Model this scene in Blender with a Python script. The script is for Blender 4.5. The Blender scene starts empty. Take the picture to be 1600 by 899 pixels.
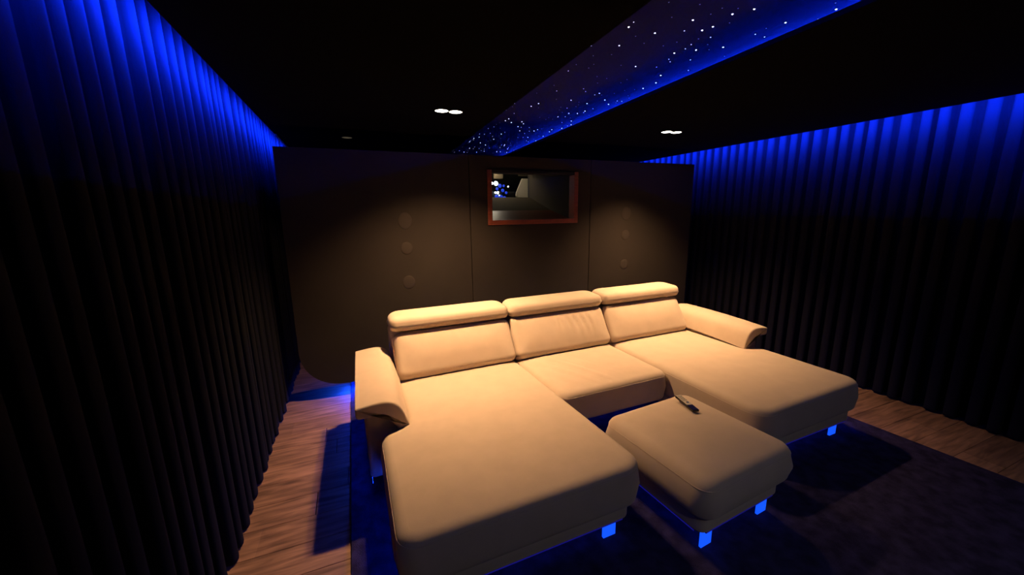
import bpy, bmesh, math, random
from mathutils import Vector, Matrix
from mathutils.geometry import delaunay_2d_cdt

random.seed(7)
scene = bpy.context.scene
C = scene.collection
PI = math.pi

# ------------------------------------------------------------------ camera
cam_data = bpy.data.cameras.new('camera')
cam = bpy.data.objects.new('camera', cam_data)
C.objects.link(cam)
cam_data.sensor_width = 36.0
cam_data.lens = 36.0 * 600.0 / 1600.0
cam_data.clip_start = 0.02
YAW, PITCH, ROLL = 0.388756, 0.195556, -0.014048
fw = Vector((math.sin(YAW) * math.cos(PITCH), math.cos(YAW) * math.cos(PITCH), -math.sin(PITCH)))
r0 = Vector((math.cos(YAW), -math.sin(YAW), 0))
u0 = r0.cross(fw)
rt_ = math.cos(ROLL) * r0 + math.sin(ROLL) * u0
up_ = -math.sin(ROLL) * r0 + math.cos(ROLL) * u0
m = Matrix((rt_, up_, -fw)).transposed().to_4x4()
m.translation = Vector((0, 0, 1.65))
cam.matrix_world = m
scene.camera = cam

# ------------------------------------------------------------------ world and exposure
world = bpy.data.worlds.new('world')
scene.world = world
world.use_nodes = True
world.node_tree.nodes['Background'].inputs[0].default_value = (0, 0, 0, 1)
world.node_tree.nodes['Background'].inputs[1].default_value = 0.0
vs = scene.view_settings
vs.view_transform = 'Standard'
vs.look = 'None'
vs.exposure = 0.0
vs.gamma = 1.0
vs.use_curve_mapping = False

SPOT_W = 205.0           # watts of each ceiling downlight
SPREAD = 108.0           # beam spread in degrees
WARM = (1.0, 0.595, 0.29)
BLUE = (0.002, 0.022, 1.0)
BLUE2 = (0.003, 0.045, 1.0)
LED_LEFT, LED_RIGHT, LED_STAR = 2900.0, 2900.0, 800.0
LED_LOW, LED_SOFA, LED_SIDE = 3200.0, 22.0, 62.0

# ------------------------------------------------------------------ materials
def mat(name, base, rough=0.8, spec=0.3, metal=0.0, noise=None, bump=None, sheen=0.0):
    """noise = (scale, colour2, detail, stretch xyz); bump = (scale, strength, distance)"""
    mt = bpy.data.materials.new(name)
    mt.use_nodes = True
    nt = mt.node_tree
    b = nt.nodes['Principled BSDF']
    b.inputs['Base Color'].default_value = (*base, 1)
    b.inputs['Roughness'].default_value = rough
    b.inputs['Specular IOR Level'].default_value = spec
    b.inputs['Metallic'].default_value = metal
    if sheen:
        b.inputs['Sheen Weight'].default_value = sheen
        b.inputs['Sheen Roughness'].default_value = 0.5
    tc = nt.nodes.new('ShaderNodeTexCoord')
    if noise:
        sc, c2, det, st = noise
        mp = nt.nodes.new('ShaderNodeMapping')
        mp.inputs['Scale'].default_value = st
        nt.links.new(tc.outputs['Object'], mp.inputs['Vector'])
        n = nt.nodes.new('ShaderNodeTexNoise')
        n.inputs['Scale'].default_value = sc
        n.inputs['Detail'].default_value = det
        nt.links.new(mp.outputs['Vector'], n.inputs['Vector'])
        cr = nt.nodes.new('ShaderNodeValToRGB')
        cr.color_ramp.elements[0].position = 0.35
        cr.color_ramp.elements[0].color = (*base, 1)
        cr.color_ramp.elements[1].position = 0.65
        cr.color_ramp.elements[1].color = (*c2, 1)
        nt.links.new(n.outputs['Fac'], cr.inputs['Fac'])
        nt.links.new(cr.outputs['Color'], b.inputs['Base Color'])
    if bump:
        sc, st, ds = bump
        n2 = nt.nodes.new('ShaderNodeTexNoise')
        n2.inputs['Scale'].default_value = sc
        n2.inputs['Detail'].default_value = 3
        nt.links.new(tc.outputs['Object'], n2.inputs['Vector'])
        bp = nt.nodes.new('ShaderNodeBump')
        bp.inputs['Strength'].default_value = st
        bp.inputs['Distance'].default_value = ds
        nt.links.new(n2.outputs['Fac'], bp.inputs['Height'])
        nt.links.new(bp.outputs['Normal'], b.inputs['Normal'])
    return mt

def emit(name, col, strength):
    mt = bpy.data.materials.new(name)
    mt.use_nodes = True
    nt = mt.node_tree
    b = nt.nodes['Principled BSDF']
    b.inputs['Base Color'].default_value = (0.02, 0.02, 0.02, 1)
    b.inputs['Emission Color'].default_value = (*col, 1)
    b.inputs['Emission Strength'].default_value = strength
    return mt

M = {}
M['fabric'] = mat('sofa_fabric', (0.49, 0.39, 0.30), 0.95, 0.1, noise=(9, (0.52, 0.415, 0.32), 4, (1, 1, 1)), bump=(420, 0.25, 0.002), sheen=0.15)
M['curtain'] = mat('curtain_velvet', (0.0105, 0.0105, 0.011), 0.95, 0.05, bump=(300, 0.2, 0.002))
M['ceiling'] = mat('ceiling_black', (0.003, 0.003, 0.003), 0.95, 0.03, bump=(200, 0.1, 0.001))
M['starpanel'] = mat('star_panel_black', (0.02, 0.02, 0.022), 0.95, 0.05, bump=(200, 0.1, 0.001))
M['wall'] = mat('wall_black', (0.01, 0.01, 0.01), 0.95, 0.05, bump=(60, 0.1, 0.002))
M['panel'] = mat('panel_cloth', (0.027, 0.022, 0.019), 0.95, 0.05, noise=(3, (0.030, 0.0245, 0.021), 3, (1, 1, 1)), bump=(500, 0.2, 0.001))
M['driver'] = mat('speaker_cloth', (0.035, 0.028, 0.024), 0.9, 0.1, bump=(500, 0.2, 0.001))
M['mahogany'] = mat('mahogany', (0.13, 0.030, 0.014), 0.45, 0.4, noise=(6, (0.19, 0.044, 0.020), 6, (1.5, 14, 14)))
M['rug'] = mat('rug_pile', (0.021, 0.017, 0.042), 1.0, 0.02, noise=(14, (0.040, 0.034, 0.088), 5, (1, 1, 1)), bump=(260, 0.9, 0.01))
M['legglow'] = emit('leg_blue_glow', (0.006, 0.085, 1.0), 1.15)  # emission put in for the legs' flat even blue; lit legs are assumed
M['black'] = mat('matt_black', (0.008, 0.008, 0.008), 0.7, 0.3, bump=(100, 0.05, 0.001))
M['blackgloss'] = mat('gloss_black', (0.006, 0.006, 0.007), 0.15, 0.5, bump=(40, 0.01, 0.001))
M['silver'] = mat('remote_silver', (0.36, 0.32, 0.26), 0.45, 0.5, 0.2, bump=(200, 0.03, 0.001))
M['chrome'] = mat('chrome', (0.8, 0.8, 0.8), 0.15, 0.5, 1.0, bump=(30, 0.01, 0.001))
M['alu'] = mat('aluminium', (0.8, 0.8, 0.8), 0.5, 0.5, 0.0, bump=(60, 0.02, 0.001))
M['thread'] = mat('seam_thread', (0.58, 0.50, 0.39), 0.9, 0.1, bump=(500, 0.2, 0.001))
M['duct'] = mat('duct_grey', (0.075, 0.062, 0.045), 0.9, 0.1, bump=(80, 0.1, 0.002))
M['cream'] = mat('cream_board', (0.80, 0.74, 0.60), 0.7, 0.2, bump=(30, 0.05, 0.001))
M['lens'] = emit('lamp_lens', (1.0, 0.93, 0.80), 14)
M['lensdim'] = emit('lamp_lens_dim', (1.0, 0.8, 0.5), 0.06)
M['led_left'] = emit('led_blue_left', BLUE, LED_LEFT)
M['led_right'] = emit('led_blue_right', BLUE, LED_RIGHT)
M['led_star'] = emit('led_blue_star', BLUE, LED_STAR)
M['led_low'] = emit('led_blue_low', BLUE2, LED_LOW)
M['led_side'] = emit('led_blue_side', BLUE2, LED_SIDE)
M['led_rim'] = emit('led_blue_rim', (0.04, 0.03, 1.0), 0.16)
M['led_sofa'] = emit('led_blue_sofa', BLUE2, LED_SOFA)
M['star_bright'] = emit('star_bright', (0.85, 0.92, 1.0), 5.0)
M['star_mid'] = emit('star_mid', (0.8, 0.88, 1.0), 2.0)
M['star_dim'] = emit('star_dim', (0.7, 0.8, 1.0), 0.35)
M['glow_white'] = emit('glow_white', (0.8, 0.92, 1.0), 14)
M['glow_blue'] = emit('glow_blue', (0.02, 0.08, 1.0), 0.7)
M['glow_warm'] = emit('glow_warm', (1.0, 0.8, 0.5), 130)

def wood(name, k):
    mt = bpy.data.materials.new(name)
    mt.use_nodes = True
    nt = mt.node_tree
    b = nt.nodes['Principled BSDF']
    b.inputs['Roughness'].default_value = 0.5
    b.inputs['Specular IOR Level'].default_value = 0.3
    tc = nt.nodes.new('ShaderNodeTexCoord')
    oi = nt.nodes.new('ShaderNodeObjectInfo')
    ad = nt.nodes.new('ShaderNodeVectorMath'); ad.operation = 'ADD'
    nt.links.new(tc.outputs['Object'], ad.inputs[0])
    nt.links.new(oi.outputs['Location'], ad.inputs[1])
    mp = nt.nodes.new('ShaderNodeMapping')
    mp.inputs['Scale'].default_value = (1.3, 11, 1)
    nt.links.new(ad.outputs[0], mp.inputs['Vector'])
    n = nt.nodes.new('ShaderNodeTexNoise')
    n.inputs['Scale'].default_value = 3.0
    n.inputs['Detail'].default_value = 8
    n.inputs['Distortion'].default_value = 0.6
    nt.links.new(mp.outputs['Vector'], n.inputs['Vector'])
    cr = nt.nodes.new('ShaderNodeValToRGB')
    e = cr.color_ramp.elements
    e[0].position = 0.30; e[0].color = (0.10 * k, 0.054 * k, 0.034 * k, 1)
    e[1].position = 0.72; e[1].color = (0.33 * k, 0.180 * k, 0.112 * k, 1)
    nt.links.new(n.outputs['Fac'], cr.inputs['Fac'])
    nt.links.new(cr.outputs['Color'], b.inputs['Base Color'])
    return mt
M['wood0'] = wood('oak_a', 0.85)
M['wood1'] = wood('oak_b', 1.0)
M['wood2'] = wood('oak_c', 1.15)

def glass_mat():
    mt = bpy.data.materials.new('port_glass')
    mt.use_nodes = True
    nt = mt.node_tree
    nt.nodes.remove(nt.nodes['Principled BSDF'])
    out = nt.nodes['Material Output']
    t = nt.nodes.new('ShaderNodeBsdfTransparent')
    t.inputs[0].default_value = (0.92, 0.93, 0.94, 1)
    g = nt.nodes.new('ShaderNodeBsdfGlossy')
    g.inputs['Roughness'].default_value = 0.02
    fr = nt.nodes.new('ShaderNodeFresnel')
    fr.inputs['IOR'].default_value = 1.12
    mx = nt.nodes.new('ShaderNodeMixShader')
    nt.links.new(fr.outputs[0], mx.inputs[0])
    nt.links.new(t.outputs[0], mx.inputs[1])
    nt.links.new(g.outputs[0], mx.inputs[2])
    nt.links.new(mx.outputs[0], out.inputs['Surface'])
    return mt
M['glass'] = glass_mat()

# ------------------------------------------------------------------ helpers
def link(name, me, material, parent=None):
    o = bpy.data.objects.new(name, me)
    C.objects.link(o)
    if material is not None and not me.materials:
        me.materials.append(M[material])
    if parent is not None:
        o.parent = parent
    return o

def from_bm(name, bm, material, parent=None, smooth=False):
    me = bpy.data.meshes.new(name)
    bmesh.ops.recalc_face_normals(bm, faces=bm.faces[:])
    bm.to_mesh(me)
    bm.free()
    if smooth:
        for p in me.polygons:
            p.use_smooth = True
    return link(name, me, material, parent)

def add_box(bm, a, b, bevel=0.0, seg=2):
    x0, y0, z0 = a
    x1, y1, z1 = b
    res = bmesh.ops.create_cube(bm, size=1.0)
    vs_ = res['verts']
    for v in vs_:
        v.co = Vector(((x0 + x1) / 2 + v.co.x * (x1 - x0), (y0 + y1) / 2 + v.co.y * (y1 - y0), (z0 + z1) / 2 + v.co.z * (z1 - z0)))
    if bevel:
        es = list({e for v in vs_ for e in v.link_edges})
        bmesh.ops.bevel(bm, geom=es, offset=bevel, segments=seg, affect='EDGES', profile=0.5)

def box(name, a, b, material, parent=None, bevel=0.0, seg=2):
    bm = bmesh.new()
    add_box(bm, a, b, bevel, seg)
    return from_bm(name, bm, material, parent)

def tag(o, label=None, cat=None, group=None, kind=None):
    if label: o['label'] = label
    if cat: o['category'] = cat
    if group: o['group'] = group
    if kind: o['kind'] = kind
    return o

def empty(name, loc=(0, 0, 0), rz=0.0):
    o = bpy.data.objects.new(name, None)
    C.objects.link(o)
    o.location = loc
    o.rotation_euler = (0, 0, rz)
    o.empty_display_size = 0.1
    return o

def prism(bm, pts, M4, d0, d1):
    """2D polygon pts extruded from d0 to d1 along the local third axis"""
    lo = [bm.verts.new(M4 @ Vector((p[0], p[1], d0))) for p in pts]
    hi = [bm.verts.new(M4 @ Vector((p[0], p[1], d1))) for p in pts]
    bm.faces.new(list(reversed(lo)))
    bm.faces.new(hi)
    n = len(pts)
    for i in range(n):
        bm.faces.new((lo[i], lo[(i + 1) % n], hi[(i + 1) % n], hi[i]))

def tube(bm, pts, r, n=6, closed=False):
    P = [Vector(p) for p in pts]
    rings = []
    N = len(P)
    for i, p in enumerate(P):
        a = P[(i - 1) % N] if (closed or i > 0) else P[0]
        b = P[(i + 1) % N] if (closed or i < N - 1) else P[-1]
        t = (b - a).normalized()
        s = t.cross(Vector((0, 0, 1)))
        if s.length < 1e-3:
            s = t.cross(Vector((0, 1, 0)))
        s.normalize()
        w = s.cross(t)
        rings.append([bm.verts.new(p + r * (math.cos(2 * PI * k / n) * s + math.sin(2 * PI * k / n) * w)) for k in range(n)])
    for i in range(N if closed else N - 1):
        A, B = rings[i], rings[(i + 1) % N]
        for k in range(n):
            bm.faces.new((A[k], A[(k + 1) % n], B[(k + 1) % n], B[k]))
    if not closed:
        bm.faces.new(rings[0])
        bm.faces.new(list(reversed(rings[-1])))

def disc_lathe(bm, prof, n=24, M4=Matrix.Identity(4)):
    """prof: list of (radius, height); closes at radius 0"""
    rings = []
    for r, h in prof:
        if r < 1e-6:
            rings.append([bm.verts.new(M4 @ Vector((0, 0, h)))])
        else:
            rings.append([bm.verts.new(M4 @ Vector((r * math.cos(2 * PI * k / n), r * math.sin(2 * PI * k / n), h))) for k in range(n)])
    for A, B in zip(rings[:-1], rings[1:]):
        for k in range(n):
            k2 = (k + 1) % n
            if len(A) == 1:
                bm.faces.new((A[0], B[k], B[k2]))
            elif len(B) == 1:
                bm.faces.new((A[k], A[k2], B[0]))
            else:
                bm.faces.new((A[k], A[k2], B[k2], B[k]))

def round_outline(pts, res=0.05, arc=6):
    """pts: (x, y, r) counter-clockwise; returns dense list of 2D points"""
    out = []
    n = len(pts)
    segs = []
    for i in range(n):
        p0 = Vector(pts[i - 1][:2]); p1 = Vector(pts[i][:2]); p2 = Vector(pts[(i + 1) % n][:2])
        r = pts[i][2]
        d0 = (p0 - p1).normalized(); d2 = (p2 - p1).normalized()
        ang = d0.angle(d2)
        if r <= 1e-5 or ang > PI - 0.02:
            segs.append([p1])
            continue
        t = min(r / math.tan(ang / 2), 0.48 * (p0 - p1).length, 0.48 * (p2 - p1).length)
        a = p1 + d0 * t; b = p1 + d2 * t
        rr = t * math.tan(ang / 2)
        cen = p1 + (d0 + d2).normalized() * (rr / math.sin(ang / 2))
        a0 = math.atan2(a.y - cen.y, a.x - cen.x); a1 = math.atan2(b.y - cen.y, b.x - cen.x)
        da = (a1 - a0 + PI) % (2 * PI) - PI
        segs.append([cen + rr * Vector((math.cos(a0 + da * k / arc), math.sin(a0 + da * k / arc))) for k in range(arc + 1)])
    for i in range(n):
        out.extend(segs[i])
        a = segs[i][-1]; b = segs[(i + 1) % n][0]
        L = (b - a).length
        k = int(L / res)
        for j in range(1, k + 1):
            if j / (k + 1) < 1:
                out.append(a.lerp(b, j / (k + 1)))
    res_ = []
    for p in out:
        if not res_ or (p - res_[-1]).length > 1e-4:
            res_.append(p)
    return res_

def inset_ring(ring, d):
    n = len(ring)
    out = []
    for i in range(n):
        a = ring[i - 1]; p = ring[i]; b = ring[(i + 1) % n]
        e1 = (p - a).normalized(); e2 = (b - p).normalized()
        n1 = Vector((-e1.y, e1.x)); n2 = Vector((-e2.y, e2.x))
        nn = (n1 + n2)
        if nn.length < 1e-6:
            nn = n1
        nn.normalize()
        k = max(0.55, nn.dot(n1))
        out.append(p + nn * (d / k))
    return out

def inside(p, ring):
    c = False
    n = len(ring)
    j = n - 1
    for i in range(n):
        a, b = ring[i], ring[j]
        if (a.y > p.y) != (b.y > p.y) and p.x < (b.x - a.x) * (p.y - a.y) / (b.y - a.y) + a.x:
            c = not c
        j = i
    return c

def seg_dist(p, ring):
    best = 1e9
    n = len(ring)
    for i in range(n):
        a = ring[i]; b = ring[(i + 1) % n]
        ab = b - a
        t = max(0.0, min(1.0, (p - a).dot(ab) / max(1e-12, ab.dot(ab))))
        best = min(best, (p - a - ab * t).length)
    return best

def cushion_bm(bm, pts, z0, z1, rt, rb, crown=0.0, disp=None, res=0.05, bulge=0.0, M4=Matrix.Identity(4), soft=0.14):
    ring = round_outline(pts, res)
    prof = []
    K = 5
    for k in range(K + 1):
        a = PI / 2 * k / K
        prof.append((rb * (1 - math.sin(a)), z0 + rb * (1 - math.cos(a))))
    prof.append((-bulge, (z0 + rb + z1 - rt) / 2))
    for k in range(K + 1):
        a = PI / 2 * k / K
        prof.append((rt * (1 - math.cos(a)), z1 - rt * (1 - math.sin(a))))
    rings = []
    for d, z in prof:
        rr = inset_ring(ring, d) if abs(d) > 1e-6 else ring
        rings.append(([bm.verts.new(M4 @ Vector((p.x, p.y, z))) for p in rr], rr))
    n = len(ring)
    for (A, _), (B, _) in zip(rings[:-1], rings[1:]):
        for i in range(n):
            j = (i + 1) % n
            bm.faces.new((A[i], A[j], B[j], B[i]))
    bm.faces.new(list(reversed(rings[0][0])))
    top_v, top_r = rings[-1]
    xs = [p.x for p in top_r]; ys = [p.y for p in top_r]
    grid = []
    y = min(ys) + res * 0.5
    row = 0
    while y < max(ys):
        x = min(xs) + res * (0.5 if row % 2 else 0.9)
        while x < max(xs):
            p = Vector((x, y))
            if inside(p, top_r):
                d = seg_dist(p, top_r)
                if d > res * 0.5:
                    grid.append((p, d))
            x += res
        y += res * 0.9
        row += 1
    coords = [p.copy() for p in top_r] + [g[0] for g in grid]
    edges = [(i, (i + 1) % n) for i in range(n)]
    vo, eo, fo, ov, oe, of = delaunay_2d_cdt(coords, edges, [], 1, 1e-6)
    vm = {}
    for i, v in enumerate(vo):
        src = ov[i]
        if src and src[0] < n:
            vm[i] = top_v[src[0]]
        else:
            d = grid[src[0] - n][1] if src else seg_dist(v, top_r)
            z = z1 + crown * (1 - math.exp(-d / soft))
            if disp:
                z += disp(v.x, v.y) * min(1.0, d / 0.04)
            vm[i] = bm.verts.new(M4 @ Vector((v.x, v.y, z)))
    for f in fo:
        vsn = [vm[i] for i in f]
        if len(set(vsn)) == 3:
            try:
                bm.faces.new(vsn)
            except ValueError:
                pass
    return ring

def cushion(name, pts, z0, z1, rt, rb, material, parent, **kw):
    bm = bmesh.new()
    cushion_bm(bm, pts, z0, z1, rt, rb, **kw)
    return from_bm(name, bm, material, parent, smooth=True)

# ------------------------------------------------------------------ structure: floor
YB, YF = 6.30, -2.6            # rear wall, front wall
YE = 4.72                      # front of the equipment closet behind the partition
XL, XR = -0.86, 4.44           # side walls
floor = box('floor', (XL, YF, -0.10), (XR, YB, -0.014), 'black')
tag(floor, 'reddish brown wooden plank floor along the curtains', kind='structure')
PW = 0.19
meshes = {}
rows = int((YB - YF) / PW) + 1
rnd = random.Random(3)
for r in range(rows):
    y0 = YF + r * PW
    y1 = min(y0 + PW, YB) - 0.0022
    if y1 - y0 < 0.02:
        continue
    x = XL - rnd.uniform(0.1, 1.1)
    while x < XR:
        x1 = min(x + 1.35, XR)
        xa = max(x, XL)
        if x1 - xa > 0.03:
            key = (round(x1 - xa, 2), round(y1 - y0, 3), rnd.randrange(3))
            if key not in meshes:
                bm = bmesh.new()
                lx, ly = key[0] - 0.0018, key[1]
                add_box(bm, (0, 0, -0.013), (lx, ly, 0.0), 0.0012, 1)
                me = bpy.data.meshes.new('plank')
                bm.to_mesh(me); bm.free()
                me.materials.append(M['wood%d' % key[2]])
                meshes[key] = me
            o = link('plank', meshes[key], None, floor)
            o.location = (xa, y0, 0)
        x += 1.35

# ------------------------------------------------------------------ structure: walls
ZC, ZU = 2.35, 2.54            # dropped ceiling, upper ceiling
for nm, a, b in [('wall_left', (XL - 0.1, YF, -0.1), (XL, YB, ZU)), ('wall_right', (XR, YF, -0.1), (XR + 0.1, YB, ZU)),
                 ('wall_front', (XL - 0.1, YF - 0.1, -0.1), (XR + 0.1, YF, ZU))]:
    tag(box(nm, a, b, 'wall'), kind='structure')
tag(box('wall_outer', (XL - 0.1, YB, -0.1), (XR + 0.1, YB + 0.08, ZU), 'wall'), kind='structure')

# ------------------------------------------------------------------ structure: ceiling
ceiling = box('ceiling', (XL - 0.1, YF - 0.1, ZU + 0.012), (XR + 0.1, YB + 0.08, ZU + 0.10), 'ceiling')
tag(ceiling, 'matt black dropped ceiling with a recessed star field', kind='structure')
CL, CR = -0.553, 4.05          # cove edges
SX0, SY1 = 1.12, 6.20          # star opening: left lip, rear end
def sx1(y):                    # right lip of the opening, slightly skewed
    return 1.750 + (y - 0.89) * 0.040
def sx0(y):
    return 1.000 + (y - 0.89) * 0.040
ID = Matrix.Identity(4)
TH = 0.022
def slab(name, pts, z0, z1):
    bm = bmesh.new(); prism(bm, pts, ID, z0, z1)
    return from_bm(name, bm, 'ceiling', ceiling)
slab('dropped_panel', [(CL, YF), (sx0(YF), YF), (sx0(YB), YB), (CL, YB)], ZC, ZC + TH)
slab('dropped_panel', [(sx1(YF), YF), (CR, YF), (CR, YB), (sx1(YB), YB)], ZC, ZC + TH)
slab('dropped_panel', [(sx0(SY1), SY1), (sx1(SY1), SY1), (sx1(YB), YB), (sx0(YB), YB)], ZC, ZC + TH)
slab('dropped_panel', [(sx0(YF), YF), (sx1(YF), YF), (sx1(-1.5), -1.5), (sx0(-1.5), -1.5)], ZC, ZC + TH)
# boards and ledges beside the recess, above the dropped panels
LO = 0.50                       # the LED ledge stands this far behind each lip
LZ = ZU - 0.045
for f_, sg in ((sx1, 1), (sx0, -1)):
    slab('recess_ledge', [(f_(YF) + sg * (LO - 0.01), YF), (f_(YF) + sg * (LO + 0.09), YF), (f_(YB) + sg * (LO + 0.09), YB), (f_(YB) + sg * (LO - 0.01), YB)][::sg], ZC + TH, LZ)
    slab('recess_board', [(f_(YF) + sg * (LO + 0.06), YF), (f_(YF) + sg * (LO + 0.09), YF), (f_(YB) + sg * (LO + 0.09), YB), (f_(YB) + sg * (LO + 0.06), YB)][::sg], LZ, ZU)
# star panel
star_panel = box('star_panel', (0.3, YF, ZU), (2.75, YB, ZU + 0.012), 'starpanel', ceiling)
star_panel['label'] = 'black star field panel washed with blue light'
slab('cove_light_cutoff', [(CL - 0.007, YF), (CL, YF), (CL, YB), (CL - 0.007, YB)], ZC, ZC + 0.0015)  # unseen lip added to cut off the LED light lower on the curtain
slab('cove_light_cutoff', [(CR, YF), (CR + 0.007, YF), (CR + 0.007, YB), (CR, YB)], ZC, ZC + 0.0015)
# aluminium edge profile of the left cove
box('edge_profile', (CL - 0.006, 4.1, ZC - 0.012), (CL + 0.008, 5.6, ZC - 0.0005), 'alu', ceiling)

# fibre stars
star_mesh = {}
for mt, r in (('star_bright', 0.0042), ('star_mid', 0.0032), ('star_dim', 0.0028)):
    bm = bmesh.new()
    disc_lathe(bm, [(r, 0.0), (r * 0.8, -r * 0.5), (0, -r * 0.75)], 8)
    me = bpy.data.meshes.new('fibre_star'); bm.to_mesh(me); bm.free()
    me.materials.append(M[mt]); star_mesh[mt] = me
rs = random.Random(11)
placed = []
tries = 0
while len(placed) < 270 and tries < 20000:
    tries += 1
    y = rs.uniform(0.75, 5.95); x = rs.uniform(sx0(y) + 0.25, sx1(y) + 0.5)
    if any((x - a) ** 2 + (y - b) ** 2 < 0.045 ** 2 for a, b in placed):
        continue
    placed.append((x, y))
    t = rs.random()
    k = 'star_bright' if t < 0.30 else ('star_mid' if t < 0.6 else 'star_dim')
    o = link('fibre_star', star_mesh[k], None, star_panel)
    o.location = (x, y, ZU)

# ------------------------------------------------------------------ rear partition (three cloth panels)
PY = 3.60
part = empty('wall_rear', (0, 0, 0))
tag(part, 'dark brown cloth covered rear wall of three floating panels', kind='structure')
MX = Matrix(((1, 0, 0, 0), (0, 0, -1, PY), (0, 1, 0, 0), (0, 0, 0, 1)))   # (u, v, w) -> (u, PY - w, v)
S1, S2, PB, PT = 1.055, 2.400, 0.14, 2.172
def flat_panel(pts, name='wall_panel'):
    bm = bmesh.new()
    ring = round_outline(pts, 10.0, 14)
    prism(bm, [(p.x, p.y) for p in ring], MX, -0.05, 0.0)
    return from_bm(name, bm, 'panel', part)
flat_panel([(-0.517, PB, 0.33), (S1 - 0.004, PB, 0), (S1 - 0.004, PT, 0), (-0.517, PT, 0.0)])
flat_panel([(S2 + 0.004, PB, 0), (3.86, PB, 0.33), (3.86, PT, 0.0), (S2 + 0.004, PT, 0)])
WX0, WX1, WZ0, WZ1 = 1.232, 2.240, 1.522, 2.045
bm = bmesh.new()
for (a, b, c, d) in [(S1 + 0.004, PB, S2 - 0.004, WZ0), (S1 + 0.004, WZ1, S2 - 0.004, PT), (S1 + 0.004, WZ0, WX0, WZ1), (WX1, WZ0, S2 - 0.004, WZ1)]:
    add_box(bm, (a, PY, b), (c, PY + 0.05, d))
from_bm('wall_panel', bm, 'panel', part)
# deep box body behind the cloth panels
bm = bmesh.new()
ring = round_outline([(-0.510, PB + 0.005, 0.33), (S1 + 0.1, PB + 0.005, 0), (S1 + 0.1, PT - 0.004, 0), (-0.510, PT - 0.004, 0)], 10.0, 14)
prism(bm, [(p.x, p.y) for p in ring], MX, -0.32, -0.075)
from_bm('box_body', bm, 'black', part)
bm = bmesh.new()
ring = round_outline([(S2 - 0.1, PB + 0.005, 0), (3.853, PB + 0.005, 0.33), (3.853, PT - 0.004, 0), (S2 - 0.1, PT - 0.004, 0)], 10.0, 14)
prism(bm, [(p.x, p.y) for p in ring], MX, -0.32, -0.075)
from_bm('box_body', bm, 'black', part)
box('box_body', (S1 + 0.1, PY + 0.075, PB + 0.005), (S2 - 0.1, PY + 0.32, 1.46), 'black', part)
box('backing_board', (S1 - 0.03, PY + 0.052, PB + 0.01), (S1 + 0.03, PY + 0.07, PT - 0.01), 'black', part)
box('backing_board', (S2 - 0.03, PY + 0.052, PB + 0.01), (S2 + 0.03, PY + 0.07, PT - 0.01), 'black', part)

# loudspeaker drivers behind the cloth, two columns
for x, lab, zs in [(0.445, 'in-wall loudspeaker of three round drivers on the left cloth panel', ((1.58, 0.062, 1.2), (1.335, 0.052, 1.1), (1.02, 0.056, 1.1))),
                   (2.885, 'in-wall loudspeaker of three round drivers on the right cloth panel', ((1.61, 0.068, 1.1), (1.37, 0.056, 1.0), (1.03, 0.058, 1.0)))]:
    sp = empty('wall_speaker', (x, PY, zs[2][0]))
    tag(sp, lab, 'loudspeaker', 'in-wall loudspeakers')
    for z, r, k in zs:
        bm = bmesh.new()
        MD = Matrix(((1, 0, 0, 0), (0, 0, -1, 0), (0, k, 0, z - zs[2][0]), (0, 0, 0, 1)))
        disc_lathe(bm, [(r, -0.002), (r, 0.0005), (r * 0.93, 0.002), (r * 0.7, 0.004), (r * 0.4, 0.0055), (0, 0.006)], 28, MD)
        from_bm('driver', bm, 'driver', sp, smooth=True)

# projection window
win = empty('window_1', ((WX0 + WX1) / 2, PY, WZ0))
tag(win, 'projection window with a mahogany frame in the rear wall', kind='structure')
wo = Vector(win.location)
def wbox(name, a, b, mt, bev=0.0):
    a = Vector(a) - wo; b = Vector(b) - wo
    return box(name, a, b, mt, win, bev)
FT = 0.046
wbox('frame_stile', (WX0, PY - 0.012, WZ0), (WX0 + FT, PY + 0.10, WZ1), 'mahogany', 0.003)
wbox('frame_stile', (WX1 - FT, PY - 0.012, WZ0), (WX1, PY + 0.10, WZ1), 'mahogany', 0.003)
wbox('frame_sill', (WX0 + FT, PY - 0.012, WZ0), (WX1 - FT, PY + 0.10, WZ0 + FT), 'mahogany', 0.003)
wbox('frame_head', (WX0 + FT, PY - 0.012, WZ1 - 0.03), (WX1 - FT, PY + 0.10, WZ1), 'black', 0.003)  # black paints in the shade on this unlit mahogany rail
wbox('pane', (WX0 + FT - 0.005, PY + 0.085, WZ0 + FT - 0.005), (WX1 - FT + 0.005, PY + 0.089, WZ1 - 0.025), 'glass')
# duct from the window back to the rear wall, its floor rising
def duct(name, quad, mt, th):
    bm = bmesh.new()
    q = [Vector(p) - wo for p in quad]
    nrm = (q[1] - q[0]).cross(q[2] - q[0]).normalized()
    lo = [bm.verts.new(p) for p in q]; hi = [bm.verts.new(p + nrm * th) for p in q]
    bm.faces.new(lo); bm.faces.new(hi)
    for i in range(4):
        bm.faces.new((lo[i], lo[(i + 1) % 4], hi[(i + 1) % 4], hi[i]))
    return from_bm(name, bm, mt, win)
y0, y1 = PY + 0.10, YE
duct('duct_floor', [(1.24, y0, 1.565), (1.24, y0 + 0.42, 1.66), (2.235, y0 + 0.42, 1.66), (2.235, y0, 1.565)], 'mahogany', 0.015)
duct('duct_floor', [(1.24, y0 + 0.42, 1.66), (1.24, y1, 1.83), (2.235, y1, 1.83), (2.235, y0 + 0.42, 1.66)], 'duct', 0.015)
duct('duct_wall', [(2.20, y0, 1.50), (2.20, y1, 1.50), (2.20, y1, 2.17), (2.20, y0, 2.03)], 'duct', 0.015)
duct('duct_wall', [(1.27, y0, 1.50), (1.27, y0, 2.03), (1.27, y1, 2.17), (1.27, y1, 1.50)], 'duct', 0.015)
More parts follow.
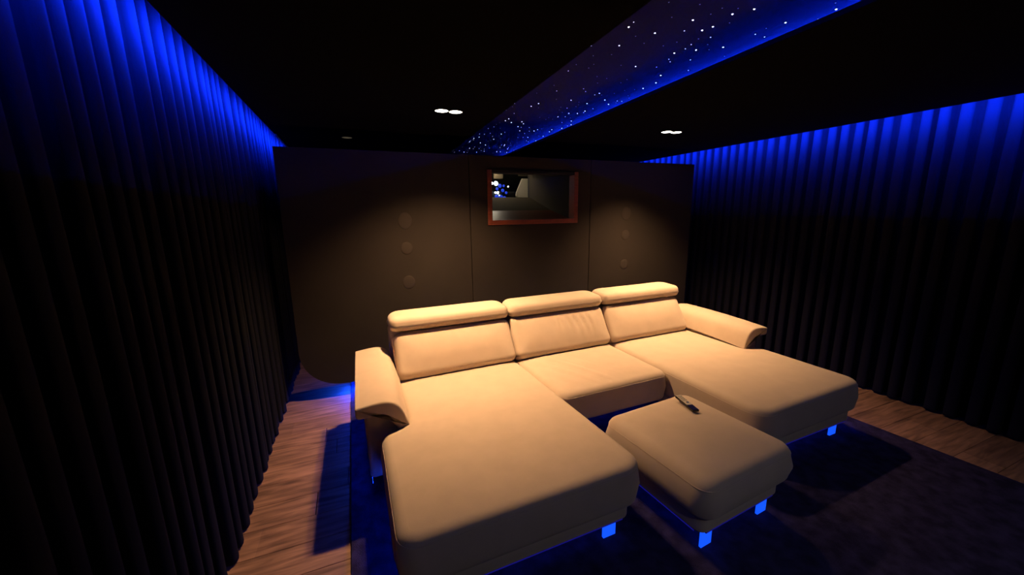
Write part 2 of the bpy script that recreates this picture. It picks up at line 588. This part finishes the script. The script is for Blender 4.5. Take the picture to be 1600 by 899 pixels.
duct('duct_top', [(1.24, y0, 2.02), (2.235, y0, 2.02), (2.235, y1, 2.16), (1.24, y1, 2.16)], 'black', 0.015)

# equipment closet behind the port
ey0, ey1 = YE + 0.05, YE + 1.0
EZ = 2.29
bm = bmesh.new()
PX0, PX1, PZ0, PZ1 = 1.27, 2.20, 1.82, 2.165
for a_, b_ in (((0.9, YE, 0), (PX0, ey0, EZ)), ((PX1, YE, 0), (3.2, ey0, EZ)), ((PX0, YE, 0), (PX1, ey0, PZ0)), ((PX0, YE, PZ1), (PX1, ey0, EZ))):
    add_box(bm, a_, b_)
tag(from_bm('wall_closet_front', bm, 'black'), kind='structure')
tag(box('wall_closet_rear', (0.9, ey1, 0), (3.2, ey1 + 0.05, EZ), 'black'), kind='structure')
tag(box('wall_closet_left', (0.85, YE, 0), (0.9, ey1 + 0.05, EZ), 'black'), kind='structure')
tag(box('wall_closet_right', (3.2, YE, 0), (3.25, ey1 + 0.05, EZ), 'black'), kind='structure')
tag(box('ceiling_closet', (0.9, ey0, EZ - 0.02), (3.2, ey1, EZ), 'black'), kind='structure')
tag(box('floor_closet', (0.9, ey0, 1.25), (3.2, ey1, 1.30), 'black'), kind='structure')
yb = ey0 + 0.35
pb = empty('cabinet_panel', (2.23, yb, 1.3))
tag(pb, 'cream panel with a slanted edge seen through the projection window', 'panel')
bm = bmesh.new()
prism(bm, [(-0.06, 0.0), (0.25, 0.0), (0.25, 0.80), (0.035, 0.80), (-0.06, 0.60)], Matrix(((1, 0, 0, 0), (0, 0, -1, 0), (0, 1, 0, 0), (0, 0, 0, 1))), 0, 0.03)
from_bm('board', bm, 'cream', pb)
box('header_rail', (-0.02, -0.035, 0.83), (0.27, 0.0, 0.98), 'duct', pb, 0.004)
eq = empty('equipment_unit', (1.90, ey0 + 0.2, 1.3))
tag(eq, 'dark equipment with white and blue lights behind the projection window glass', 'equipment')
box('housing', (-0.16, 0.02, 0.0), (0.22, 0.30, 0.62), 'black', eq, 0.02)
box('top_cover', (-0.10, 0.0, 0.78), (0.03, 0.02, 0.90), 'duct', eq, 0.004)
def glow(name, x, z, r, mt, y=0.0):
    bm = bmesh.new()
    bmesh.ops.create_uvsphere(bm, u_segments=14, v_segments=8, radius=r)
    o = from_bm(name, bm, mt, eq, smooth=True)
    o.location = (x, y, z)
    o.scale = (1, 0.4, 1)
GL = [(-0.13, 0.72, 0.016, 'glow_white'), (-0.075, 0.72, 0.028, 'glow_white'), (-0.05, 0.60, 0.016, 'glow_white'), (-0.085, 0.60, 0.011, 'glow_white'),
      (-0.02, 0.69, 0.026, 'glow_blue'), (0.035, 0.69, 0.016, 'glow_blue'), (-0.07, 0.55, 0.026, 'glow_blue'), (-0.01, 0.54, 0.032, 'glow_blue'), (0.045, 0.53, 0.024, 'glow_blue'),
      (0.10, 0.68, 0.008, 'glow_white'), (-0.03, 0.565, 0.008, 'glow_white'), (-0.085, 0.53, 0.008, 'glow_white'), (0.02, 0.63, 0.022, 'glow_blue'), (0.07, 0.60, 0.018, 'glow_blue'), (-0.06, 0.65, 0.020, 'glow_blue')]
for x, z, r, mt in GL:
    glow('indicator_light', x, z, r, mt)
lp = empty('closet_fill_lamp', (1.75, ey0 + 0.10, 2.27))  # added out of view to light the cream panel and the duct
tag(lp, 'added hidden lamp brightening the room behind the projection window', 'lamp')
box('lamp_base', (-0.05, -0.05, -0.03), (0.05, 0.05, 0.0), 'black', lp, 0.005)
bm = bmesh.new(); bmesh.ops.create_uvsphere(bm, u_segments=14, v_segments=8, radius=0.035)
o = from_bm('bulb', bm, 'glow_warm', lp, smooth=True); o.location = (0, 0, -0.06)

# ------------------------------------------------------------------ LED strips
def band(name, a, b, mt, parent, face, rim=None):
    """LED profile: a dark channel whose one face (unit axis vector) gives off light; the opposite face may glow faintly"""
    o = box(name, a, b, 'black', parent)
    o.data.materials.append(M[mt])
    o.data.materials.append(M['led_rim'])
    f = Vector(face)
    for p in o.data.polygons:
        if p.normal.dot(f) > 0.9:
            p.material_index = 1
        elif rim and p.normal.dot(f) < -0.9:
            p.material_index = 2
    return o
def led(name, a, b, mt, label, face):
    t = empty(name, ((a[0] + b[0]) / 2, (a[1] + b[1]) / 2, min(a[2], b[2])))
    tag(t, label, 'led strip')
    l = Vector(t.location)
    band('light_band', Vector(a) - l, Vector(b) - l, mt, t, face)
    return t
led('led_strip', (CL - 0.004, YF + 0.1, ZC + 0.006), (CL, YB - 0.02, ZC + 0.016), 'led_left', 'blue led strip washing down the left hand curtain from the ceiling edge', (-1, 0, 0))
led('led_strip', (CR, YF + 0.1, ZC + 0.006), (CR + 0.004, YB - 0.02, ZC + 0.016), 'led_right', 'blue led strip washing down the right hand curtain from the ceiling edge', (1, 0, 0))
for f_, sg, sd in ((sx1, 1, 'right'), (sx0, -1, 'left')):
    t = empty('led_strip', (f_(1.6) + sg * LO, 1.6, LZ))
    tag(t, 'blue led strip hidden behind the %s lip of the star ceiling' % sd, 'led strip')
    bm = bmesh.new()
    cx = t.location.x
    pts = [(f_(-1.4) + sg * LO - cx, -3.0), (f_(-1.4) + sg * (LO + 0.01) - cx, -3.0), (f_(6.1) + sg * (LO + 0.01) - cx, 4.5), (f_(6.1) + sg * LO - cx, 4.5)]
    prism(bm, pts[::sg], ID, 0.0005, 0.006)
    from_bm('light_band', bm, 'led_star', t)
led('led_strip', (-0.13, PY + 0.10, PB - 0.008), (3.50, PY + 0.11, PB), 'led_low', 'blue led strip along the underside of the rear wall panels', (0, 0, -1))

# ------------------------------------------------------------------ curtains
def curtain(name, x, side, y0, y1, ztop, label, seed):
    rn = random.Random(seed)
    ys = [y0]
    while ys[-1] < y1:
        ys.append(ys[-1] + rn.uniform(0.092, 0.132))
    NP = 12
    rows_ = [0.012, 0.03, 0.08, 0.25, 0.5, 0.8, 1.1, 1.4, 1.7, 1.95, 2.15, 2.3, 2.4, ztop]
    amps = [rn.uniform(0.046, 0.066) for _ in ys]
    jit = [[rn.uniform(-0.012, 0.012) for _ in range(3)] for _ in ys]
    verts, faces = [], []
    nc = 0
    for i in range(len(ys) - 1):
        for k in range(NP):
            t = k / NP
            yy = ys[i] + t * (ys[i + 1] - ys[i])
            ph = 2 * PI * t
            a = amps[i] * (1 - t) + amps[i + 1] * t
            for z in rows_:
                h = z / ztop
                g = 1.15 - 0.3 * h
                s = 2 * abs(math.cos(ph / 2)) ** 0.75 - 1
                j0 = jit[i][0] * (1 - t) + jit[i + 1][0] * t
                j1 = jit[i][1] * (1 - t) + jit[i + 1][1] * t
                yo = (j0 * math.sin(2.2 * h + 1.0) + j1 * (1 - h)) + 0.014 * math.sin(2 * ph) * g
                verts.append((x - side * a * g * s, yy + yo, z))
            nc += 1
    R_ = len(rows_)
    for c in range(nc - 1):
        for r in range(R_ - 1):
            a = c * R_ + r
            faces.append((a, a + R_, a + R_ + 1, a + 1))
    cy = (y0 + y1) / 2
    verts = [(vx - x, vy - cy, vz) for vx, vy, vz in verts]
    me = bpy.data.meshes.new(name)
    me.from_pydata(verts, [], faces)
    for p in me.polygons:
        p.use_smooth = True
    o = link(name, me, 'curtain')
    o.location = (x, cy, 0)
    md = o.modifiers.new('thickness', 'SOLIDIFY')
    md.thickness = 0.004
    tag(o, label, 'curtain', 'pleated black side curtains')
    return o
curtain('curtain', -0.72, -1, YF + 0.05, YB - 0.06, 2.53, 'black floor length pleated curtain on the left beside the bare plank floor', 21)
curtain('curtain', 4.28, 1, YF + 0.05, YB - 0.06, 2.53, 'black floor length pleated curtain on the right behind the far armrest', 22)

# ------------------------------------------------------------------ rug
bm = bmesh.new()
def rx(y): return 3.525 - 0.06 * (y - 1.55)
prism(bm, [(-0.14, YF + 0.6), (rx(YF + 0.6), YF + 0.6), (rx(3.95), 3.95), (-0.14, 3.95)], ID, 0.0005, 0.012)
bmesh.ops.bevel(bm, geom=[e for e in bm.edges if all(v.co.z > 0.01 for v in e.verts)], offset=0.004, segments=2, affect='EDGES')
rug = empty('area_rug', (0, 0, 0))
tag(rug, 'large dark rug under the sectional sofa and footstool', 'rug')
from_bm('pile', bm, 'rug', rug)
bm = bmesh.new()
for a, b, c, d in [(-0.142, YF + 0.6, -0.105, 3.95)]:
    add_box(bm, (a, b, 0.0006), (c, d, 0.0119), 0.002, 1)
from_bm('edge_binding', bm, 'rug', rug)
bm = bmesh.new()
prism(bm, [(rx(YF + 0.6) - 0.035, YF + 0.6), (rx(YF + 0.6) + 0.002, YF + 0.6), (rx(3.95) + 0.002, 3.95), (rx(3.95) - 0.035, 3.95)], ID, 0.0006, 0.0119)
from_bm('edge_binding', bm, 'rug', rug)

# ------------------------------------------------------------------ sofa
ROT = 0.022
SO = Vector((0.10, 1.30, 0.0))
sofa = empty('sectional_sofa', SO, ROT)
tag(sofa, 'beige fabric U-shaped sectional sofa with two chaises and headrests', 'sofa')
OFF = Matrix.Translation(-SO)
RG = 0.012                    # rug top

def seam(name, pts, inset, z, parent, off):
    ring = inset_ring(round_outline(pts, 0.04), inset)
    bm = bmesh.new()
    tube(bm, [(p.x + off.x, p.y + off.y, z) for p in ring], 0.0016, 6, True)
    return from_bm(name, bm, 'fabric', parent, smooth=True)

CUSH0, CUSH1 = 0.212, 0.442
LCH = [(0.050, 1.272, 0.09), (1.240, 1.268, 0.115), (1.200, 2.85, 0.06), (0.225, 2.85, 0.06), (0.220, 2.145, 0.075), (0.065, 2.110, 0.095)]
RCH = [(2.160, 1.320, 0.125), (3.280, 1.335, 0.10), (3.285, 2.110, 0.095), (3.130, 2.145, 0.075), (3.130, 2.85, 0.06), (2.155, 2.85, 0.06)]
MID = [(1.210, 2.030, 0.075), (2.150, 2.030, 0.075), (2.150, 2.85, 0.06), (1.205, 2.85, 0.06)]
def wr_mid(x, y):
    w = 0.0
    for (cx, k, a, ph) in ((1.42, 16, 0.0050, 0.3), (1.5, 30, 0.0028, 1.0)):
        g = math.exp(-((x - cx - 0.35 * (2.45 - y)) / 0.16) ** 2) * math.exp(-((y - 2.35) / 0.3) ** 2)
        w += a * g * math.sin(k * 3.2 * ((x - cx) + 0.45 * (y - 2.35)) + ph)
    return w
def wr_l(x, y):
    d = (y - 2.12) - 0.25 * (x - 0.25)
    return -0.006 * math.exp(-(d / 0.018) ** 2) * max(0.0, 1 - abs(x - 0.3) / 0.28)
for nm, pts, dsp, rs_ in (('seat_cushion', LCH, wr_l, 0.045), ('seat_cushion', RCH, None, 0.06), ('seat_cushion', MID, wr_mid, 0.024)):
    c = cushion(nm, pts, CUSH0, CUSH1, 0.052, 0.04, 'fabric', sofa, crown=0.016, disp=dsp, res=rs_, bulge=0.010, M4=OFF)
    seam('piping', pts, 0.0035, CUSH1 - 0.034, c, -SO)
# bases
BZ0, BZ1 = 0.125, 0.225
LB = [(0.10, 1.310, 0.05), (1.180, 1.310, 0.05), (1.165, 3.12, 0.03), (0.10, 3.12, 0.03)]
RB = [(2.185, 1.365, 0.05), (3.235, 1.365, 0.05), (3.235, 3.12, 0.03), (2.185, 3.12, 0.03)]
MB = [(1.168, 2.22, 0.02), (2.182, 2.22, 0.02), (2.182, 3.12, 0.02), (1.168, 3.12, 0.02)]
for pts in (LB, RB, MB):
    cushion('base', pts, BZ0, BZ1, 0.018, 0.014, 'fabric', sofa, res=0.15, M4=OFF)
# back frame
for x0, x1 in ((0.235, 1.18), (1.20, 2.145), (2.165, 3.10)):
    cushion('back_frame', [(x0, 3.00, 0.03), (x1, 3.00, 0.03), (x1, 3.14, 0.03), (x0, 3.14, 0.03)], 0.19, 0.78, 0.03, 0.01, 'fabric', sofa, res=0.15, M4=OFF)
# backrests
def back(x0, x1, dsp=None, res=0.045):
    t = math.radians(33)
    c, s = math.cos(t), math.sin(t)
    th = 0.155
    org = Vector((0, 2.668 + th * c, 0.458 - th * s))
    Mb = Matrix(((1, 0, 0, org.x), (0, s, -c, org.y), (0, c, s, org.z), (0, 0, 0, 1)))
    cushion('backrest', [(x0, 0.022, 0.06), (x1, 0.022, 0.06), (x1, 0.385, 0.05), (x0, 0.385, 0.05)], 0.0, th, 0.05, 0.03, 'fabric', sofa, crown=0.020, disp=dsp, res=res, bulge=0.004, M4=OFF @ Mb, soft=0.07)
def wr_back(x, v):
    w = 0.0
    for k, (cx, a, wd) in enumerate(((1.66, 0.011, 0.022), (1.735, 0.015, 0.022), (1.81, 0.020, 0.022), (1.88, 0.021, 0.021), (1.945, 0.017, 0.019), (1.58, 0.008, 0.022))):
        xx = x - cx + 0.12 * (v - 0.25) * (1 if k % 2 else 0.6)
        g = math.exp(-((v - 0.265) / 0.085) ** 2)
        w += -a * g * math.exp(-(xx / wd) ** 2) + 0.5 * a * g * math.exp(-((xx - 0.028) / wd) ** 2)
    return w
back(0.245, 1.190)
back(1.196, 2.140, wr_back, 0.02)
back(2.146, 3.085)
# headrests
def head(x0, x1, z, tilt=3):
    t = math.radians(tilt)
    c, s = math.cos(t), math.sin(t)
    Mh = Matrix(((1, 0, 0, 0), (0, c, -s, 2.862), (0, s, c, z), (0, 0, 0, 1)))
    cushion('headrest', [(x0, 0.0, 0.055), (x1, 0.0, 0.055), (x1, 0.27, 0.10), (x0, 0.27, 0.10)], 0.0, 0.104, 0.048, 0.030, 'fabric', sofa, crown=0.016, res=0.04, bulge=0.006, M4=OFF @ Mh, soft=0.06)
head(0.230, 1.192, 0.772)
head(1.198, 2.145, 0.770)
head(2.150, 3.110, 0.772)
# armrests: pad of inverted J section on an upright panel
def arm(mirror):
    a = empty('armrest')
    a.parent = sofa
    prof_top = [(-0.055, 0.532), (-0.055, 0.600), (0.06, 0.612), (0.125, 0.606), (0.175, 0.575), (0.205, 0.52), (0.232, 0.44)]
    prof_bot = [(0.175, 0.41), (0.130, 0.490), (0.100, 0.525), (0.05, 0.536)]
    def smooth(P, n=7):
        out = []
        for i in range(len(P) - 1):
            p0 = P[max(i - 1, 0)]; p1 = P[i]; p2 = P[i + 1]; p3 = P[min(i + 2, len(P) - 1)]
            for k in range(n):
                t = k / n
                out.append(tuple(0.5 * (2 * b_ + (c_ - a_) * t + (2 * a_ - 5 * b_ + 4 * c_ - d_) * t * t + (3 * b_ - a_ - 3 * c_ + d_) * t ** 3)
                                 for a_, b_, c_, d_ in zip(p0, p1, p2, p3)))
        return out + [P[-1]]
    top = smooth(prof_top[1:])
    bot = smooth(prof_bot)
    pts = [prof_top[0]] + top + bot
    rr = [0.022, 0.022] + [0.0] * (len(top) - 2) + [0.015, 0.015] + [0.0] * (len(bot) - 1)
    if mirror:
        P = [(3.325 - p[0], p[1], r) for p, r in zip(pts, rr)]
    else:
        P = [(p[0], p[1], r) for p, r in zip(pts, rr)][::-1]
    L = 0.90
    ya = 3.01
    bm = bmesh.new()
    ring = round_outline(P, 0.03)
    e = 0.012
    st = [(e * (1 - math.sin(a_)), e * (1 - math.cos(a_))) for a_ in (0, PI / 8, PI / 4, 3 * PI / 8, PI / 2)]
    st += [(0.0, t_) for t_ in (0.016, 0.03, 0.08, 0.2, 0.32, 0.45, 0.58, 0.70, 0.82, L - 0.03, L - 0.016)]
    st += [(d_, L - t_) for d_, t_ in st[:5]][::-1]
    loops = []
    for d_, t_ in st:
        rr_ = inset_ring(ring, d_) if d_ > 1e-6 else ring
        loops.append([bm.verts.new((p.x, ya - t_, p.y)) for p in rr_])
    for A, B in zip(loops[:-1], loops[1:]):
        for i in range(len(A)):
            j = (i + 1) % len(A)
            bm.faces.new((A[i], A[j], B[j], B[i]))
    bm.faces.new(loops[0]); bm.faces.new(loops[-1][::-1])
    for v in bm.verts:
        f = (v.co.y - (ya - L)) / L
        if not mirror:
            v.co.x += 0.035 * f
        v.co.z += 0.028 * f + 0.010 * math.sin(PI * max(0, min(1, f)))
        v.co -= SO
    from_bm('arm_pad', bm, 'fabric', a, smooth=True)
    x0, x1 = (-0.005, 0.20) if not mirror else (3.125, 3.33)
    cushion('arm_panel', [(x0, 2.16, 0.03), (x1, 2.16, 0.03), (x1, 3.06, 0.03), (x0, 3.06, 0.03)], BZ0, 0.55, 0.015, 0.012, 'fabric', a, res=0.2, M4=OFF)
arm(False)
arm(True)
# legs
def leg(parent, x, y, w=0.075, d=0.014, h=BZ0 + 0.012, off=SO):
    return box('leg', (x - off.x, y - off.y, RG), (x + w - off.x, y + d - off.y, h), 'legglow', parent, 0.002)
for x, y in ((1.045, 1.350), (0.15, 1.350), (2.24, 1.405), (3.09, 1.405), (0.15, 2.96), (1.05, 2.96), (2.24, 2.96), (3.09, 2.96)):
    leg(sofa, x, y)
# LED bands under the base
def led_under(a, b, parent, off, face=(0, 1, 0), mt='led_sofa'):
    o = band('light_band', Vector(a) - off, Vector(b) - off, mt, parent, face, True)
    o['label'] = 'thin blue led band under the base'
for a, b in (((0.15, 1.318, BZ0 - 0.0075), (1.135, 1.325, BZ0 + 0.0005)), ((2.23, 1.373, BZ0 - 0.0075), (3.19, 1.380, BZ0 + 0.0005)), ((1.2, 2.228, BZ0 - 0.0075), (2.15, 2.235, BZ0 + 0.0005))):
    led_under(a, b, sofa, SO)
# side bands shine sideways over the floor to the curtain hems
for a, b, f in (((0.004, 2.12, BZ0 - 0.008), (0.008, 3.0, BZ0), (-1, 0, 0)), ((0.108, 1.40, BZ0 - 0.008), (0.112, 2.1, BZ0), (-1, 0, 0)), ((3.325, 2.12, BZ0 - 0.008), (3.329, 3.0, BZ0), (1, 0, 0)), ((3.228, 1.40, BZ0 - 0.008), (3.232, 2.1, BZ0), (1, 0, 0))):
    o = band('light_band', Vector(a) - SO, Vector(b) - SO, 'led_side', sofa, f)
    o['label'] = 'thin blue led band under the base'

# ------------------------------------------------------------------ footstool
OO = Vector((1.69, 1.44, 0))
ott = empty('footstool', OO, math.radians(4.5))
tag(ott, 'beige fabric footstool with a remote lying on top', 'footstool')
OP = [(-0.355, -0.36, 0.085), (0.355, -0.36, 0.085), (0.355, 0.36, 0.085), (-0.355, 0.36, 0.085)]
c = cushion('seat_cushion', OP, 0.215, 0.428, 0.062, 0.05, 'fabric', ott, crown=0.026, res=0.045, bulge=0.014)
seam('piping', OP, 0.003, 0.428 - 0.042, c, Vector((0, 0, 0)))
cushion('base', [(-0.315, -0.315, 0.05), (0.315, -0.315, 0.05), (0.315, 0.315, 0.05), (-0.315, 0.315, 0.05)], BZ0, 0.235, 0.02, 0.014, 'fabric', ott, res=0.12)
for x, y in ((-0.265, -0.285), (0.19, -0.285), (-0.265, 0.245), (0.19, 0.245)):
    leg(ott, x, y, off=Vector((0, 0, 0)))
for a, b, f in (((-0.27, -0.308, BZ0 - 0.0075), (0.27, -0.301, BZ0 + 0.0005), (0, 1, 0)), ((-0.308, -0.27, BZ0 - 0.0075), (-0.301, 0.27, BZ0 + 0.0005), (1, 0, 0))):
    led_under(a, b, ott, Vector((0, 0, 0)), f)

# ------------------------------------------------------------------ remote
rem = empty('remote_control', (1.833, 1.63, 0.4545), math.radians(-14))
tag(rem, 'slim remote control with silver face and black end on the footstool', 'remote')
def rbox(name, x0, x1, y0, y1, z0, z1, mt, bev):
    return box(name, (x0, y0, z0), (x1, y1, z1), mt, rem, bev)
rbox('body', -0.021, 0.021, -0.095, 0.095, 0.0, 0.014, 'blackgloss', 0.003)
rbox('face_plate', -0.019, 0.019, -0.030, 0.093, 0.0135, 0.0160, 'silver', 0.0008)
bm = bmesh.new(); disc_lathe(bm, [(0.0085, 0.0), (0.0085, 0.003), (0.006, 0.006), (0, 0.007)], 18)
o = from_bm('dial', bm, 'chrome', rem, smooth=True); o.location = (0, -0.006, 0.0160)
for yy in (0.025, 0.042, 0.059, 0.076):
    for xx in (-0.010, 0.0, 0.010):
        b_ = rbox('button', xx - 0.003, xx + 0.003, yy - 0.004, yy + 0.004, 0.0160, 0.0172, 'black', 0.0006)

# ------------------------------------------------------------------ ceiling downlights
def downlight(x, y, label, lens='lens', watts=SPOT_W, spread=SPREAD, colour=WARM):
    t = empty('ceiling_downlight', (x, y, ZC))
    tag(t, label, 'downlight', 'recessed ceiling downlights')
    bm = bmesh.new()
    disc_lathe(bm, [(0.0455, 0.0), (0.0455, -0.003), (0.0495, -0.003), (0.0495, 0.0)], 32)
    from_bm('trim_ring', bm, 'black', t, smooth=False)
    bm = bmesh.new()
    disc_lathe(bm, [(0.0455, -0.0005), (0.040, -0.0022), (0, -0.0028)], 32)
    from_bm('lens', bm, lens, t, smooth=True)
    if watts:
        ld = bpy.data.lights.new('downlight_beam', 'SPOT')
        ld.energy = watts
        ld.color = colour
        ld.spot_size = math.radians(spread)
        ld.spot_blend = 1.0
        ld.shadow_soft_size = 0.035
        lo = bpy.data.objects.new('downlight_beam', ld)
        C.objects.link(lo)
        lo.location = (0, 0, -0.012)
        lo.parent = t
downlight(0.652, 2.846, 'lit downlight above the left seat, left one of its pair', spread=116)
downlight(0.752, 2.846, 'lit downlight above the left seat, right one of its pair', spread=116)
downlight(2.755, 2.915, 'lit downlight above the right seat, left one of its pair', spread=104)
downlight(2.858, 2.905, 'lit downlight above the right seat, right one of its pair', spread=104)
downlight(0.03, 4.09, 'dim recessed downlight in the ceiling beyond the rear wall top', 'lensdim', 30.0, 95)
# unseen fill lights added behind the camera to brighten the sofa's front faces
for x, y, lb in ((0.70, -0.9, 'left front'), (2.80, -0.9, 'right front')):
    downlight(x, y, 'added unseen fill light above the open floor, %s one' % lb, 'lens', 40.0, 130, (0.85, 0.86, 1.0))
